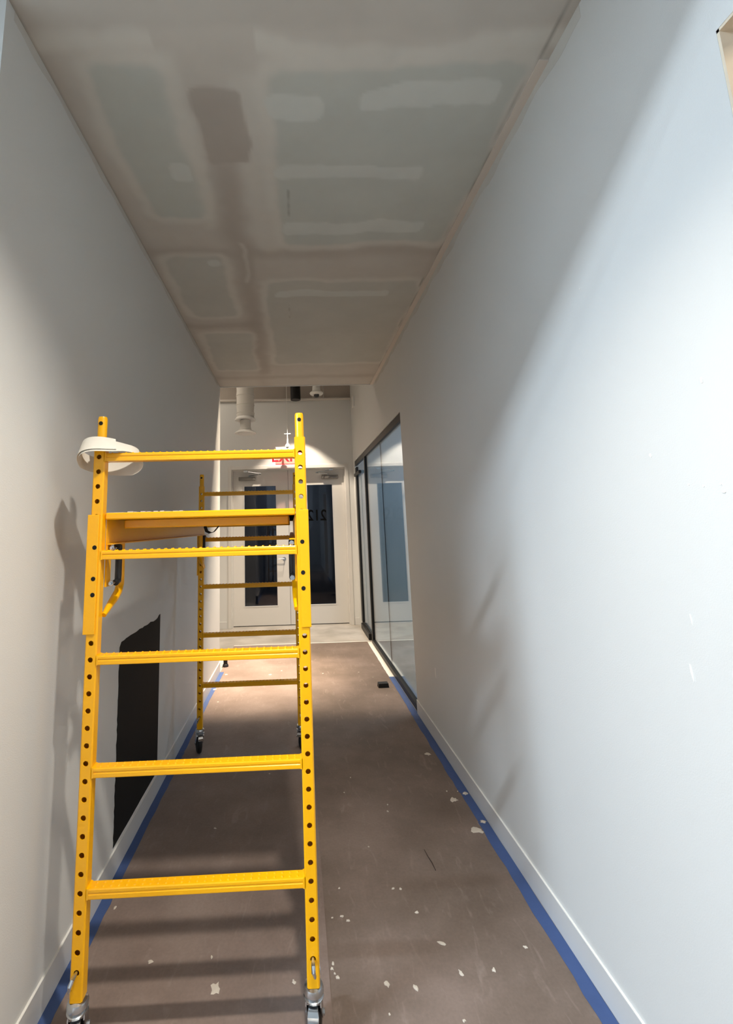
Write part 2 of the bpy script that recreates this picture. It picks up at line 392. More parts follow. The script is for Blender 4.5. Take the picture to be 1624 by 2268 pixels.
# office behind the glass
struct(MB().box(T, 5, 3.2, 3.3, 0, 3.4).box(T, 5, 9.2, 9.3, 0, 3.4).box(4.9, 5, 3.3, 9.2, 0, 3.4).box(T, 5, 3.2, 9.3, 3.4, 3.5).obj('wall_office', BLUEW), 'blue-grey walls of the dim office behind the glass partition', 'wall')
# dim room behind the double doors
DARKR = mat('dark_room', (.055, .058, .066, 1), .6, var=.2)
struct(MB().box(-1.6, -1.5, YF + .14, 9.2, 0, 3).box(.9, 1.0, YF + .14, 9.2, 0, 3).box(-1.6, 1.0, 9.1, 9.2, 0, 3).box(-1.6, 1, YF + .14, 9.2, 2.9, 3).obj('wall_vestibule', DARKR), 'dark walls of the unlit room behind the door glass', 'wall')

# ---------------------------------------------------------------- double doors
fr = MB()
for (a, b_) in ((DX0 - .055, DX0), (DX1, DX1 + .055)):
    fr.box(a, b_, YF - .012, YF + .15, 0, DZ + .055, c=.003)
fr.box(DX0, DX1, YF - .012, YF + .15, DZ, DZ + .055, c=.003)
fr.box(DX0, DX0 + .014, YF + .06, YF + .112, 0, DZ).box(DX1 - .014, DX1, YF + .06, YF + .112, 0, DZ).box(DX0 + .014, DX1 - .014, YF + .06, YF + .112, DZ - .014, DZ)
struct(fr.obj('trim_4', DOORP), 'white metal frame around the double doors', 'trim')
YD = YF + .114
def leaf(name, x0, x1, g0, g1, label, hinge_left):
    d = empty(name, ((x0 + x1) / 2, YD, 0)); struct(d, label, 'door')
    cx = (x0 + x1) / 2
    b = MB(); zb, zt = .30, 2.175
    b.box(x0 - cx, g0 - cx, 0, .045, .012, DZ - .004).box(g1 - cx, x1 - cx, 0, .045, .012, DZ - .004)
    b.box(g0 - cx, g1 - cx, 0, .045, .012, zb).box(g0 - cx, g1 - cx, 0, .045, zt, DZ - .004)
    b.obj('door_panel', DOORP, d)
    s = MB()
    for (a, c, e, f) in ((g0 - .012, g0, zb - .012, zt + .012), (g1, g1 + .012, zb - .012, zt + .012)): s.box(a - cx, c - cx, -.004, 0, e, f)
    s.box(g0 - cx, g1 - cx, -.004, 0, zb - .012, zb).box(g0 - cx, g1 - cx, -.004, 0, zt, zt + .012)
    s.obj('glazing_bead', DOORP, d)
    MB().box(g0 - cx, g1 - cx, .018, .024, zb, zt).obj('glass_pane', DGLASS, d)
    # closer body on the leaf, arm to the frame
    sgn = 1 if hinge_left else -1
    bx0 = (x0 + .10 if hinge_left else x1 - .10 - .27) - cx
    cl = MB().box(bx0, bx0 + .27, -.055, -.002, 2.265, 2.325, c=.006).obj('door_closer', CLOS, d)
    px = bx0 + (.17 if hinge_left else .10)
    arm = MB().tube([(px, -.03, 2.322), (px, -.03, 2.348)], .010, 10)
    ex, fx = px + sgn * .12, px - sgn * .02
    arm.tube([(px, -.03, 2.345), (px + sgn * .20, -.16, 2.355)], .007, 8).tube([(px + sgn * .20, -.16, 2.362), (px - sgn * .02 + sgn * .0, -.10, 2.40)], .006, 8)
    arm.box(min(fx, fx - sgn * .06), max(fx, fx - sgn * .06), -.115, -.085, 2.392, 2.42)
    arm.obj('closer_arm', ZINC, d)
    for z in (.25, 1.2, 2.15):
        hx = (x0 if hinge_left else x1) - cx
        MB().tube([(hx, -.006, z - .05), (hx, -.006, z + .05)], .006, 8).obj('hinge', STEEL, d)
    return d, cx
dl, cxl = leaf('door_1', DX0 + .004, -.112, -.822, -.312, 'white left leaf of the double door with narrow dark glass and lever handle', True)
dr, cxr = leaf('door_2', -.107, DX1 - .004, .196, .604, 'white right leaf of the double door with number 212 on its dark glass', False)
lv = MB().lathe([(.030, 0), (.030, .008), (.026, .012)], (0, 0, 0), 20, 'y')
lv.tube([(0, 0, 0), (0, -.05, 0)], .010, 10).tube([(0, -.05, 0), (-.02, -.054, 0), (-.115, -.052, -.004)], [.010, .0095, .008], 10)
o = lv.obj('lever_handle', ZINC, dl, True); o.location = (-.195 - cxl, -.004, 1.012)
MB().box(-.0045, .0045, -.012, 0, .02, 2.43).obj('astragal', BMET, dl).location = (-.1095 - cxl, .02, 0)
def text_mesh(body, size, ext, bold=0):
    cu = bpy.data.curves.new('txt', 'FONT'); cu.body = body; cu.size = size; cu.extrude = ext; cu.offset = bold; cu.align_x = 'CENTER'; cu.align_y = 'CENTER'
    to = bpy.data.objects.new('txt', cu); COL.objects.link(to)
    dg = bpy.context.evaluated_depsgraph_get(); me = bpy.data.meshes.new_from_object(to.evaluated_get(dg))
    bpy.data.objects.remove(to); return me
t212 = text_mesh('212', .245, .0008, .004); t212.materials.clear(); t212.materials.append(mat('vinyl_lettering', (.003, .003, .003, 1), .9, spec=.05))
o = link('door_number', t212, dr, (.345 - cxr, .016, 1.675), (PI / 2, 0, 0)); o.scale = (-.86, 1, 1); o['label'] = 'black number 212 seen reversed through the glass'

# ---------------------------------------------------------------- glass partition (right)
GXp = .975
win = struct(empty('window_1', (GXp, 5.0, 0)), 'floor-to-header glass partition in black frame on the right wall, reflecting the doors', 'window')
y0 = -5.0
MB().box(-.004, .004, 3.93 + y0, 5.04 + y0, .045, 2.44).obj('glass_pane', GLASS, win)
MB().box(-.004, .004, 5.043 + y0, 6.12 + y0, .045, 2.44).obj('glass_pane', GLASS, win)
SEAM = mat('silicone_seam', (.10, .11, .11, 1), .3)
MB().box(-.0045, .0045, 5.040 + y0, 5.043 + y0, .045, 2.44).obj('glass_seam', SEAM, win)
MB().box(-.018, .020, 3.925 + y0, 7.10 + y0, 2.43, 2.503, c=.002).obj('head_channel', BMET, win)
MB().box(-.0245, .020, 3.925 + y0, 6.12 + y0, .0030, .050, c=.002).obj('floor_channel', BMET, win)
MB().box(-.020, .022, 6.12 + y0, 6.185 + y0, .0, 2.43, c=.002).obj('frame_post', BMET, win)
MB().box(-.018, .020, 3.925 + y0, 3.937 + y0, .0, 2.43).obj('jamb_channel', BMET, win)
gd = struct(empty('door_3', (GXp, 6.2, 0)), 'black-edged glass office door beyond the partition, beside the white double doors', 'door')
y0 = -6.2
MB().box(-.004, .004, 6.19 + y0, 7.09 + y0, .09, 2.40).obj('glass_pane', GLASS, gd)
MB().box(-.014, .014, 6.19 + y0, 7.09 + y0, .012, .095, c=.002).obj('bottom_rail', BMET, gd)
MB().box(-.014, .014, 6.19 + y0, 6.205 + y0, .095, 2.42).obj('leading_edge', BMET, gd)
MB().box(-.045, -.005, 6.55 + y0, 7.08 + y0, 2.255, 2.30, c=.003).obj('top_patch_fitting', BMET, gd)
MB().box(-.020, .014, 6.98 + y0, 7.09 + y0, .095, 2.40, c=.003).obj('hinge_stile', BMET, gd)
MB().box(-.045, -.014, 6.30 + y0, 7.00 + y0, .012, .085, c=.003).obj('bottom_patch_fitting', BMET, gd)

# ---------------------------------------------------------------- floor paper, tapes
tag(MB().box(-.84, .078, -1.0, 6.24, .0010, .0032).obj('floor_paper', PAPL), 'pinkish brown protective floor paper running under the scaffold', 'floor paper')
tag(MB().box(.072, .905, -1.0, 6.24, .0002, .0010).obj('floor_paper', PAPR), 'darker brown protective floor paper on the right half of the corridor', 'floor paper')
def strip(name, x0, x1, y0, y1, z, m, label, cat, jag=.0035, n=None, group=None, side=1):
    n = n or max(4, int((y1 - y0) / .06)); b = MB(); vs = []; fs = []
    for i in range(n + 1):
        y = y0 + (y1 - y0) * i / n; j0 = random.uniform(-jag, jag) * .3; j1 = random.uniform(-jag, jag)
        a, c = (x0 + j1, x1 + j0) if side > 0 else (x0 + j0, x1 + j1)
        vs += [(a, y, z), (c, y, z), (a, y, z + .0007), (c, y, z + .0007)]
    for i in range(n):
        k = 4 * i; q = k + 4
        fs += [(k + 2, k + 3, q + 3, q + 2), (k, q, q + 1, k + 1), (k, k + 2, q + 2, q), (k + 1, q + 1, q + 3, k + 3)]
    fs += [(0, 1, 3, 2), (4 * n, 4 * n + 2, 4 * n + 3, 4 * n + 1)]
    return tag(b.add(vs, fs).obj(name, m), label, cat, group)
strip('painters_tape', .891, XR - .0075, .9, 2.562, .0014, TAPE, "blue painter's tape along the right baseboard, nearest length", 'tape')
strip('painters_tape', .893, XR - .0075, 2.566, 2.815, .0014, TAPE, "short blue tape length on the right edge between two plaster blobs", 'tape')
strip('painters_tape', .889, XR - .0075, 2.819, 3.92, .0014, TAPE, "blue painter's tape on the right edge, ending at the glass frame", 'tape')
strip('painters_tape', .895, XR - .001, 3.80, 4.83, .0022, TAPE, "bright blue tape beside the black channel of the glass partition", 'tape')
strip('white_tape', .897, XR - .001, 4.83, 6.22, .0018, WTAPE, 'cream white tape strip on the floor along the far glass', 'tape', .002)
strip('painters_tape', XL + .0075, -.800, 1.3, 3.42, .0036, TAPE, "blue painter's tape along the left baseboard beneath the scaffold", 'tape', side=-1)
strip('painters_tape', XL + .0075, -.803, 3.425, 5.16, .0036, TAPE, "blue painter's tape on the left edge beyond the rear scaffold legs", 'tape', side=-1)
wt = MB().box(-.84, .93, 6.235, 6.262, .0033, .0042)
tag(wt.obj('white_tape', WTAPE), 'thin white strip across the floor where the brown paper ends', 'tape')
# small blue square on left wall
b = MB().add([(XL + .0004, 3.00, 1.630), (XL + .0004, 3.115, 1.640), (XL + .0004, 3.118, 1.585), (XL + .0004, 3.003, 1.580),
              (XL + .0012, 3.00, 1.630), (XL + .0012, 3.115, 1.640), (XL + .0012, 3.118, 1.585), (XL + .0012, 3.003, 1.580)],
             [(0, 1, 2, 3), (4, 7, 6, 5), (0, 4, 5, 1), (1, 5, 6, 2), (2, 6, 7, 3), (3, 7, 4, 0)])
tag(b.obj('painters_tape', TAPE), "tiny square of blue painter's tape stuck on the left wall", 'tape')
# black patch on left wall with ragged edge
pts = []
Y0, Y1, Z0, Z1 = 2.294, 2.945, .118, .992
for i in range(16): pts.append((Y0 + (Y1 - Y0) * i / 16, Z0 + random.uniform(-.001, .001)))
pts += [(Y1, Z0), (Y1, Z1 + .012)]
for i in range(1, 24):
    t = i / 24; pts.append((Y1 + (Y0 - Y1) * t, Z1 + (.012 * (1 - t) ** 8) - (.018 if .05 < t < .22 else 0) * .5 + random.uniform(-.003, .003)))
pts.append((Y0 + .02, Z1 - .002)); pts.append((Y0 - .002, Z1 - .022))
for i in range(1, 40): pts.append((Y0 + random.uniform(-.004, .004), Z1 - .022 + (Z0 - Z1 + .022) * i / 40))
tag(MB().prism(pts, XL + .0004, XL + .0014, 'x').obj('black_wall_patch', BLK), 'matte black rectangle with ragged edges on the left wall above the baseboard', 'wall patch')
# surface drywall scuffs on right wall
for (y, z, dy, dz) in ((.997, 1.824, .008, .020), (1.179, 1.676, .010, .012), (1.076, 1.588, .005, .006), (1.037, 1.581, .006, .006), (.993, 1.582, .005, .006), (.989, 1.564, .010, .006), (1.128, 1.269, .004, .028), (1.150, 1.139, .006, .042), (1.37, 2.258, .008, .006), (3.35, .481, .02, .09)):
    p = [(y - XR * 0 + dy * math.cos(a) * random.uniform(.6, 1.1) * .5 + (dz * .25 * math.sin(a) * .3), z + dz * math.sin(a) * random.uniform(.6, 1.1) * .5) for a in [k * PI / 4 for k in range(8)]]
    MB().prism(p, XR - .0012, XR - .0001, 'x').obj('scuff', CAULK, WRo)
# small white cable stub plate on right wall high up
tag(MB().box(XR - .022, XR - .0002, 6.82, 6.95, 3.33, 3.50, c=.004).obj('wall_sensor', WHT), 'small off-white box high on the right wall above the glass header', 'wall sensor')

# ---------------------------------------------------------------- lobby ceiling services
tag(MB().tube([(-6.4, YF - .03, 3.575), (.94, YF - .03, 3.575)], .022, 14).obj('painted_pipe', PIPEM, None, True), 'long thin off-white pipe running across the top of the end wall', 'pipe')
d = empty('supply_duct', (-.70, 6.5, 2.86)); tag(d, 'white round air duct drop with flange and disc diffuser, left of the lamp', 'air duct')
pr_ = []
for i in range(23):
    z = .24 + i * .05; pr_.append((.128 + .004 * math.sin(i * 2.1), z))
MB().lathe(pr_, n=28).obj('duct_tube', DUCTM, d, True)
for z in (.30, .42, .56, .70): MB().lathe([(.131, z), (.135, z + .006), (.131, z + .012)], n=28, cap=False).obj('duct_band', DUCTM, d, True)
MB().lathe([(.128, .205), (.150, .20), (.152, .215), (.13, .245), (.10, .26)], n=28).obj('flange', WHT, d, True)
MB().lathe([(.078, .20), (.076, .10), (.09, .06)], n=24).obj('collar', DUCTM, d, True)
MB().lathe([(.06, .075), (.135, .030), (.158, .012), (.158, .006), (.13, .010)], n=32).obj('diffuser_rim', WHT, d, True)
MB().lathe([(.0, .004), (.105, .004), (.112, .010), (.112, .020)], n=32, cap=False).obj('diffuser_disc', WHT, d, True)
def cyl_lamp(loc, top, label):
    d = empty('cylinder_light', loc); tag(d, label, 'ceiling light')
    MB().lathe([(.070, .004), (.077, 0), (.077, .26), (.07, .268), (.01, .27)], n=28).obj('lamp_body', BMET, d, True)
    MB().lathe([(.0, .012), (.066, .012)], n=24, cap=False).obj('lamp_lens', LENS, d, True)
    MB().tube([(0, 0, .27), (0, 0, top - loc[2])], .012, 8).obj('lamp_stem', BMET, d)
    return d
# the bulbs sit just under the lens discs
cyl_lamp((.042, 6.75, 3.425), HT, 'black cylinder ceiling light with glowing face, right of the air duct')
cyl_lamp((-.35, 5.44, 3.885), HT, 'black cylinder light hidden above the end of the low ceiling, on the left')
d = empty('dome_camera', (.34, 6.3, 3.30)); tag(d, 'white dome security camera with clear bubble, right of the cylinder light', 'security camera')
MB().lathe([(.084, .070), (.096, .085), (.094, .10), (.060, .125), (.055, .19), (.050, .20)], n=28).obj('camera_housing', WHT, d, True)
pf = [(.001, 0.0)] + [(.070 * math.sin(a), .075 - .075 * math.cos(a)) for a in [k * PI / 16 for k in range(1, 9)]]
MB().lathe(pf, n=28, cap=False).obj('dome_bubble', CLEAR, d, True)
MB().lathe([(.0, .028), (.030, .035), (.040, .06), (.040, .075)], n=20).obj('lens_unit', BMET, d, True)
MB().tube([(0, 0, .2), (0, 0, HT - 3.30)], .016, 10).obj('drop_pole', WHT, d)
tag(MB().tube([(.46, 6.6, 3.40), (.46, 6.6, HT)], .008, 8).obj('conduit', STEEL), 'thin grey conduit stub hanging right of the dome camera', 'conduit')
d = empty('exit_sign', (-.13, 7.08, 2.485)); tag(d, 'hanging exit sign with red letters on a white pendant stem', 'exit sign')
MB().tube([(.03, 0, .50), (.03, 0, HT - 2.5)], .004, 8).obj('pendant_stem', WHT, d)
MB().lathe([(.040, .27), (.036, .30), (.014, .33), (.008, .42), (.006, .50)], (.03, 0, 0), 16).obj('canopy', WHT, d, True)
MB().box(-.02, .08, -.004, .004, .480, .488).obj('cross_pin', WHT, d)
MB().box(-.16, .18, -.028, .028, .225, .268, c=.004).obj('sign_housing', WHT, d)
MB().box(-.05, .07, -.03, .03, .214, .226).obj('housing_slot', STEEL, d)
MB().box(-.165, .185, -.0035, .0035, .0, .222).obj('sign_panel', SIGNP, d)
te = text_mesh('EXIT', .235, .001, .004); te.materials.clear(); te.materials.append(RED)
o = link('exit_letters', te, d, (.01, -.006, .11), (PI / 2, 0, 0)); o['label'] = 'glowing red EXIT lettering'
MB().box(-.165, .185, -.005, .005, -.006, .004).obj('panel_edge', RED, d)

# black stop / leg beyond left wall corner
d = empty('black_furniture_leg', (-.815, 5.36, 0)); tag(d, 'black leg with a rounded foot just beyond the left wall corner', 'furniture leg')
MB().box(-.02, .02, -.02, .02, .03, .16, c=.003).obj('leg_tube', BMET, d)
MB().lathe([(.03, .0), (.034, .012), (.026, .032), (.02, .036)], n=18).obj('foot', RUB, d, True)
# rubber wedge on the paper
wd = MB().add([(-.05, -.03, 0), (.05, -.03, 0), (.05, .03, 0), (-.05, .03, 0), (-.045, -.028, .035), (.045, -.028, .035), (.045, .024, .038), (-.045, .024, .038)],
              [(0, 3, 2, 1), (4, 5, 6, 7), (0, 1, 5, 4), (1, 2, 6, 5), (2, 3, 7, 6), (3, 0, 4, 7)]).obj('black_block', RUB)
wd.location = (.787, 4.56, .0012); wd.rotation_euler = (0, 0, .05)
tag(wd, 'small black block lying on the paper near the glass partition', 'block')
# linear fixture housings behind the camera, the farther one added for fill
for ly, wd2 in ((-.72, 'nearer the corridor'), (-2.6, 'farther from the corridor, added for fill')):
  d = empty('linear_ceiling_light', (-4.45, ly, 3.76)); tag(d, 'long slim white linear light left of the viewpoint, the one ' + wd2, 'ceiling light')
  MB().box(-1.5, 1.5, -.05, .05, .015, .09).obj('light_housing', WHT, d)
  MB().box(-1.48, 1.48, -.045, .045, .008, .016).obj('light_diffuser', TUBE, d)
  for x in (-1.2, 1.2): MB().tube([(x, 0, .09), (x, 0, HT - 3.76)], .003, 6).obj('hanging_cable', STEEL, d)
d = empty('recessed_downlight', (.085, .76, H)); tag(d, 'small recessed downlight in the corridor ceiling above the viewpoint', 'ceiling light')
MB().lathe([(.045, -.004), (.062, -.006), (.066, -.001)], n=24, cap=False).obj('trim_ring', WHT, d, True)
MB().lathe([(.0, -.001), (.045, -.001)], n=24, cap=False).obj('lamp_lens', LENS, d, True)

# ---------------------------------------------------------------- splats and crumbs
def blob(name, x, y, r, sx=1., rz=0., z=.0012, h=.0016, n=14, rag=.35, m=PLAS):
    vs = []; fs = []
    rr = [r * random.uniform(1 - rag, 1 + rag * .4) for _ in range(n)]
    for ring, (k, zz) in enumerate(((1, 0), (.86, h * .8), (.4, h * 1.3))):
        for i in range(n):
            a = 2 * PI * i / n; vs.append((rr[i] * k * math.cos(a) * sx, rr[i] * k * math.sin(a), zz))
    vs.append((0, 0, h * 1.2)); c = len(vs) - 1
    for g in range(2):
        for i in range(n): fs.append((g * n + i, g * n + (i + 1) % n, (g + 1) * n + (i + 1) % n, (g + 1) * n + i))
    for i in range(n): fs.append((2 * n + i, 2 * n + (i + 1) % n, c))
    fs.append(tuple(range(n))[::-1])
    o = MB().add(vs, fs).obj(name, m); o.location = (x, y, z); o.rotation_euler = (0, 0, rz); return o
B = [(.840, 3.273, .021, 1.1, 'oval plaster splat on the paper, farthest along the right tape'),
     (.834, 2.761, .022, 1.1, 'oval plaster splat beside the middle of the right tape'),
     (.868, 2.505, .026, 1.25, 'jagged plaster splat touching the right tape, largest on the right'),]
for x, y, r, sx, lb in B: tag(blob('plaster_splat', x, y, r, sx, .2, rag=.45), lb, 'plaster splat')
tag(blob('plaster_splat', .918, 2.812, .015, 1.1, 0, z=.0024, h=.005), 'round plaster lump on the blue tape, farther of the two', 'plaster splat')
tag(blob('plaster_splat', .918, 2.563, .012, 1.3, 0, z=.0024, h=.004), 'oval plaster lump on the blue tape, nearer of the two', 'plaster splat')
tag(blob('plaster_splat', -.302, 1.778, .022, .9, .4, z=.0034, rag=.5), 'ragged cream plaster flake between the front scaffold legs', 'plaster splat')
tiny = [(.372, 2.163, .009), (.403, 2.161, .008), (.44, 2.04, .012), (.495, 1.902, .014), (.268, 1.765, .013), (.36, 1.749, .015), (.525, 1.791, .011), (.64, 1.795, .011), (.453, 2.683, .009), (.465, 2.741, .008),
        (.147, 2.179, .006), (.241, 2.87, .006), (.309, 2.42, .006), (.296, 3.025, .006), (.787, 1.872, .008), (.094, 1.846, .010), (.089, 1.828, .008), (.106, 1.796, .011), (.097, 1.81, .006), (.106, 2.034, .006), (.144, 2.039, .007), (.166, 2.018, .008),
        (.256, 1.672, .006), (.481, 1.641, .006), (.824, 2.842, .006), (.885, 2.837, .006), (.245, 5.0, .018), (.616, 5.004, .014), (.736, 4.828, .010), (.778, 4.339, .008)]
def crumb_label(x, y):
    if y > 4.9: return ('white plaster speck on the bright far paper, one of the two right of the scaffold', 'far specks on the right paper')
    if y > 4.7: return ('tiny white speck on the far paper beyond the black block', None)
    if y > 4.2: return ('tiny white speck on the paper nearer than the black block', None)
    if y > 2.8 and x > .8: return ('tiny plaster crumb beside the blue tape near the farther lump', 'crumbs beside the right blue tape')
    if x < .12 and y < 1.9: return ('plaster crumb in the cluster just right of the front right caster', 'crumb cluster beside the front right caster')
    if x < .18 and 2.0 < y < 2.05: return ('thin plaster crumb of the short row right of the front right leg', 'crumb row right of the front right leg')
    if 2.15 < y < 2.17 and x > .3: return ('round plaster crumb of the close pair in the middle of the right paper', 'close pair of crumbs')
    if abs(x - .44) < .005: return ('crescent plaster crumb in the middle of the right paper, alone', None)
    if abs(x - .495) < .005: return ('pale plaster crumb left of the middle of the near right paper', None)
    if abs(x - .268) < .005: return ('flat plaster crumb near the bottom edge, left one of a loose row', None)
    if abs(x - .36) < .005: return ('plaster crumb near the bottom edge, between two others of a loose row', None)
    if abs(x - .525) < .005: return ('plaster crumb near the bottom, third from the left in a loose row', None)
    if abs(x - .64) < .005: return ('plaster crumb near the bottom, rightmost in a loose row', None)
    if x > .75 and y < 2: return ('small plaster crumb close to the blue tape at the lower right', None)
    if y < 1.7: return ('tiny plaster speck at the very bottom of the right paper', 'bottom specks')
    if 2.6 < y < 2.8: return ('faint plaster speck of the pair nearer the blue tape lumps, mid-paper', 'mid-paper speck pair')
    return ('tiny plaster speck scattered along the seam side of the right paper', 'specks along the paper seam')
for x, y, r in tiny:
    r *= .75
    lb, gp = crumb_label(x, y)
    tag(blob('plaster_crumb', x, y, r, random.uniform(.8, 1.5), random.uniform(0, 3), z=.0013, h=.002 + r * .1, n=9, rag=.5), lb, 'plaster crumb', gp)
for x, y, r, lb, gp in [(-.188, 5.139, .014, 'white plaster speck on the bright far paper between the rear legs, right one', None),
        (-.303, 5.024, .017, 'white plaster speck on the bright far paper between the rear legs, left one', None),
        (-.762, 5.079, .018, 'white plaster speck at the far left edge of the paper by the wall corner', None),
        (-.723, 4.32, .011, 'small plaster speck near the far left tape, in front of the bright pool', None),
        (-.552, 1.885, .008, 'small pinkish plaster fleck in a rung shadow left of the large flake', None),
        (-.771, 2.129, .006, 'tiny plaster speck by the left blue tape behind the front left leg', None),
        (-.337, 1.892, .008, 'small plaster fleck above the large flake between the front legs', None),
        (-.043, 1.787, .007, 'small plaster crumb left of the front right leg of the scaffold', None),
        (-.45, 2.6, .006, 'faint plaster speck in the dark paper under the scaffold platform', 'faint specks under the scaffold'),
        (-.2, 3.1, .007, 'faint plaster speck in the dark paper under the scaffold platform', 'faint specks under the scaffold')]:
    tag(blob('plaster_crumb', x, y, r, random.uniform(.8, 1.5), random.uniform(0, 3), z=.0034, h=.002, n=9, rag=.5), lb, 'plaster crumb', gp)
tag(blob('plaster_crumb', -.806, 4.637, .018, 1.2, .3, z=.0046), 'white plaster fleck on the edge of the far left blue tape', 'plaster crumb')
sl = MB().tube([(.566, 2.385, .0022), (.570, 2.34, .0026), (.577, 2.30, .0024), (.580, 2.253, .0022)], [.001, .0016, .0022, .0014], 6)
tag(sl.obj('dark_splinter', BROWN), 'thin dark splinter lying on the right-hand paper', 'splinter')

# ---------------------------------------------------------------- scaffold
SX, SY, YAWS = -.6504, 1.557, .0102
scf = empty('rolling_scaffold', (SX, SY, 0), YAWS)
tag(scf, 'yellow rolling scaffold with perforated legs, rungs and platform standing along the left wall', 'scaffold')
W = .652; LEN = 1.80; PT = .038; Z0P, Z1P = .172, 1.824; PIT = .0507; ZH0 = .247
def post_mesh():
    # tube local: x 0..PT, y 0..PT, z Z0P..Z1P ; holes on both y faces
    b = MB(); r = .0082; n = 16; c = .004; hx = PT / 2
    for (yy, s) in ((0, 1), (PT, -1)):
        zs = Z0P; holes = [ZH0 + PIT * k for k in range(31)]
        def rect(z0, z1): b.add([(c, yy, z0), (PT - c, yy, z0), (PT - c, yy, z1), (c, yy, z1)], [(0, 1, 2, 3)])
        cur = Z0P
        for zc in holes:
            z0, z1 = zc - .014, zc + .014
            rect(cur, z0); cur = z1
            outer = []; inner = []; back = []
            for k in range(n):
                a = 2 * PI * k / n + PI / n; dx, dz = math.cos(a), math.sin(a)
                t = min((hx - c) / abs(dx) if abs(dx) > 1e-6 else 9, .014 / abs(dz) if abs(dz) > 1e-6 else 9)
                outer.append((hx + dx * t, yy, zc + dz * t)); inner.append((hx + dx * r, yy, zc + dz * r)); back.append((hx + dx * r, yy + s * .0028, zc + dz * r))
            vs = outer + inner + back
            b.add(vs, [(k, (k + 1) % n, n + (k + 1) % n, n + k) for k in range(n)] + [(n + k, n + (k + 1) % n, 2 * n + (k + 1) % n, 2 * n + k) for k in range(n)])
            # corners
            for sx in (-1, 1):
                for sz in (-1, 1):
                    cn = (hx + sx * (hx - c), yy, zc + sz * .014)
                    near = sorted(range(n), key=lambda k: (outer[k][0] - cn[0]) ** 2 + (outer[k][2] - cn[2]) ** 2)[:2]
                    b.add([cn, outer[near[0]], outer[near[1]]], [(0, 1, 2)])
        rect(cur, Z1P)
    def q(p0, p1): b.add([(p0[0], p0[1], Z0P), (p1[0], p1[1], Z0P), (p1[0], p1[1], Z1P), (p0[0], p0[1], Z1P)], [(0, 1, 2, 3)])
    q((0, c), (0, PT - c)); q((PT, c), (PT, PT - c)); q((c, 0), (0, c)); q((PT - c, 0), (PT, c)); q((c, PT), (0, PT - c)); q((PT - c, PT), (PT, PT - c))
    b.add([(c, 0, Z1P), (PT - c, 0, Z1P), (PT, c, Z1P), (PT, PT - c, Z1P), (PT - c, PT, Z1P), (c, PT, Z1P), (0, PT - c, Z1P), (0, c, Z1P)], [tuple(range(8))])
    return b.mesh('post', YEL)
PM = post_mesh()
pin = MB().lathe([(.0155, 1.78), (.0155, 1.905), (.0135, 1.912)], (PT / 2, PT / 2, 0), 20)
PINM = pin.mesh('coupling_pin', YEL, True)
PDOT = MB().lathe([(.0, 0), (.007, 0), (.007, .001)], (0, 0, 0), 16, 'y').mesh('pin_hole', BLK)
# rung profile in (y,z): tread on top, two grooves in the faces
prof = [(.001, -.014), (0, -.012), (0, -.002), (.002, .000), (.002, .003), (0, .005), (0, .011), (.002, .014), (.034, .014), (.036, .011), (.036, .005), (.034, .003), (.034, 0), (.036, -.002), (.036, -.012), (.035, -.014)]
rb = MB().prism(prof, 0, W, 'x')
for row, yy in enumerate((.010, .026)):
    for k in range(27):
        x = .022 + k * .0234 + row * .0
        if x > W - .01: break
        n = 6; top = [(x + .0022 * math.cos(a), yy + .0022 * math.sin(a), .0172) for a in [j * PI / 3 for j in range(n)]]
        bot = [(x + .0045 * math.cos(a), yy + .0045 * math.sin(a), .0138) for a in [j * PI / 3 for j in range(n)]]
        rb.add(bot + top, [(j, (j + 1) % n, n + (j + 1) % n, n + j) for j in range(n)] + [tuple(range(n, 2 * n))])
RUNG = rb.mesh('rung', YEL)
WBM = []
for x in (0, W):
    s = 1 if x == 0 else -1
    wb = MB()
    wb.add([(x, -.0008, -.015), (x, .036, -.015), (x + s * .006, .036, -.0135), (x + s * .006, -.0008, -.0135), (x, -.0008, .016), (x, .036, .016), (x + s * .005, .036, .0142), (x + s * .005, -.0008, .0142)],
           [(0, 1, 2, 3), (4, 5, 6, 7), (0, 4, 7, 3), (1, 2, 6, 5), (0, 1, 5, 4), (3, 7, 6, 2)])
    WBM.append(wb.mesh('weld', YEL))
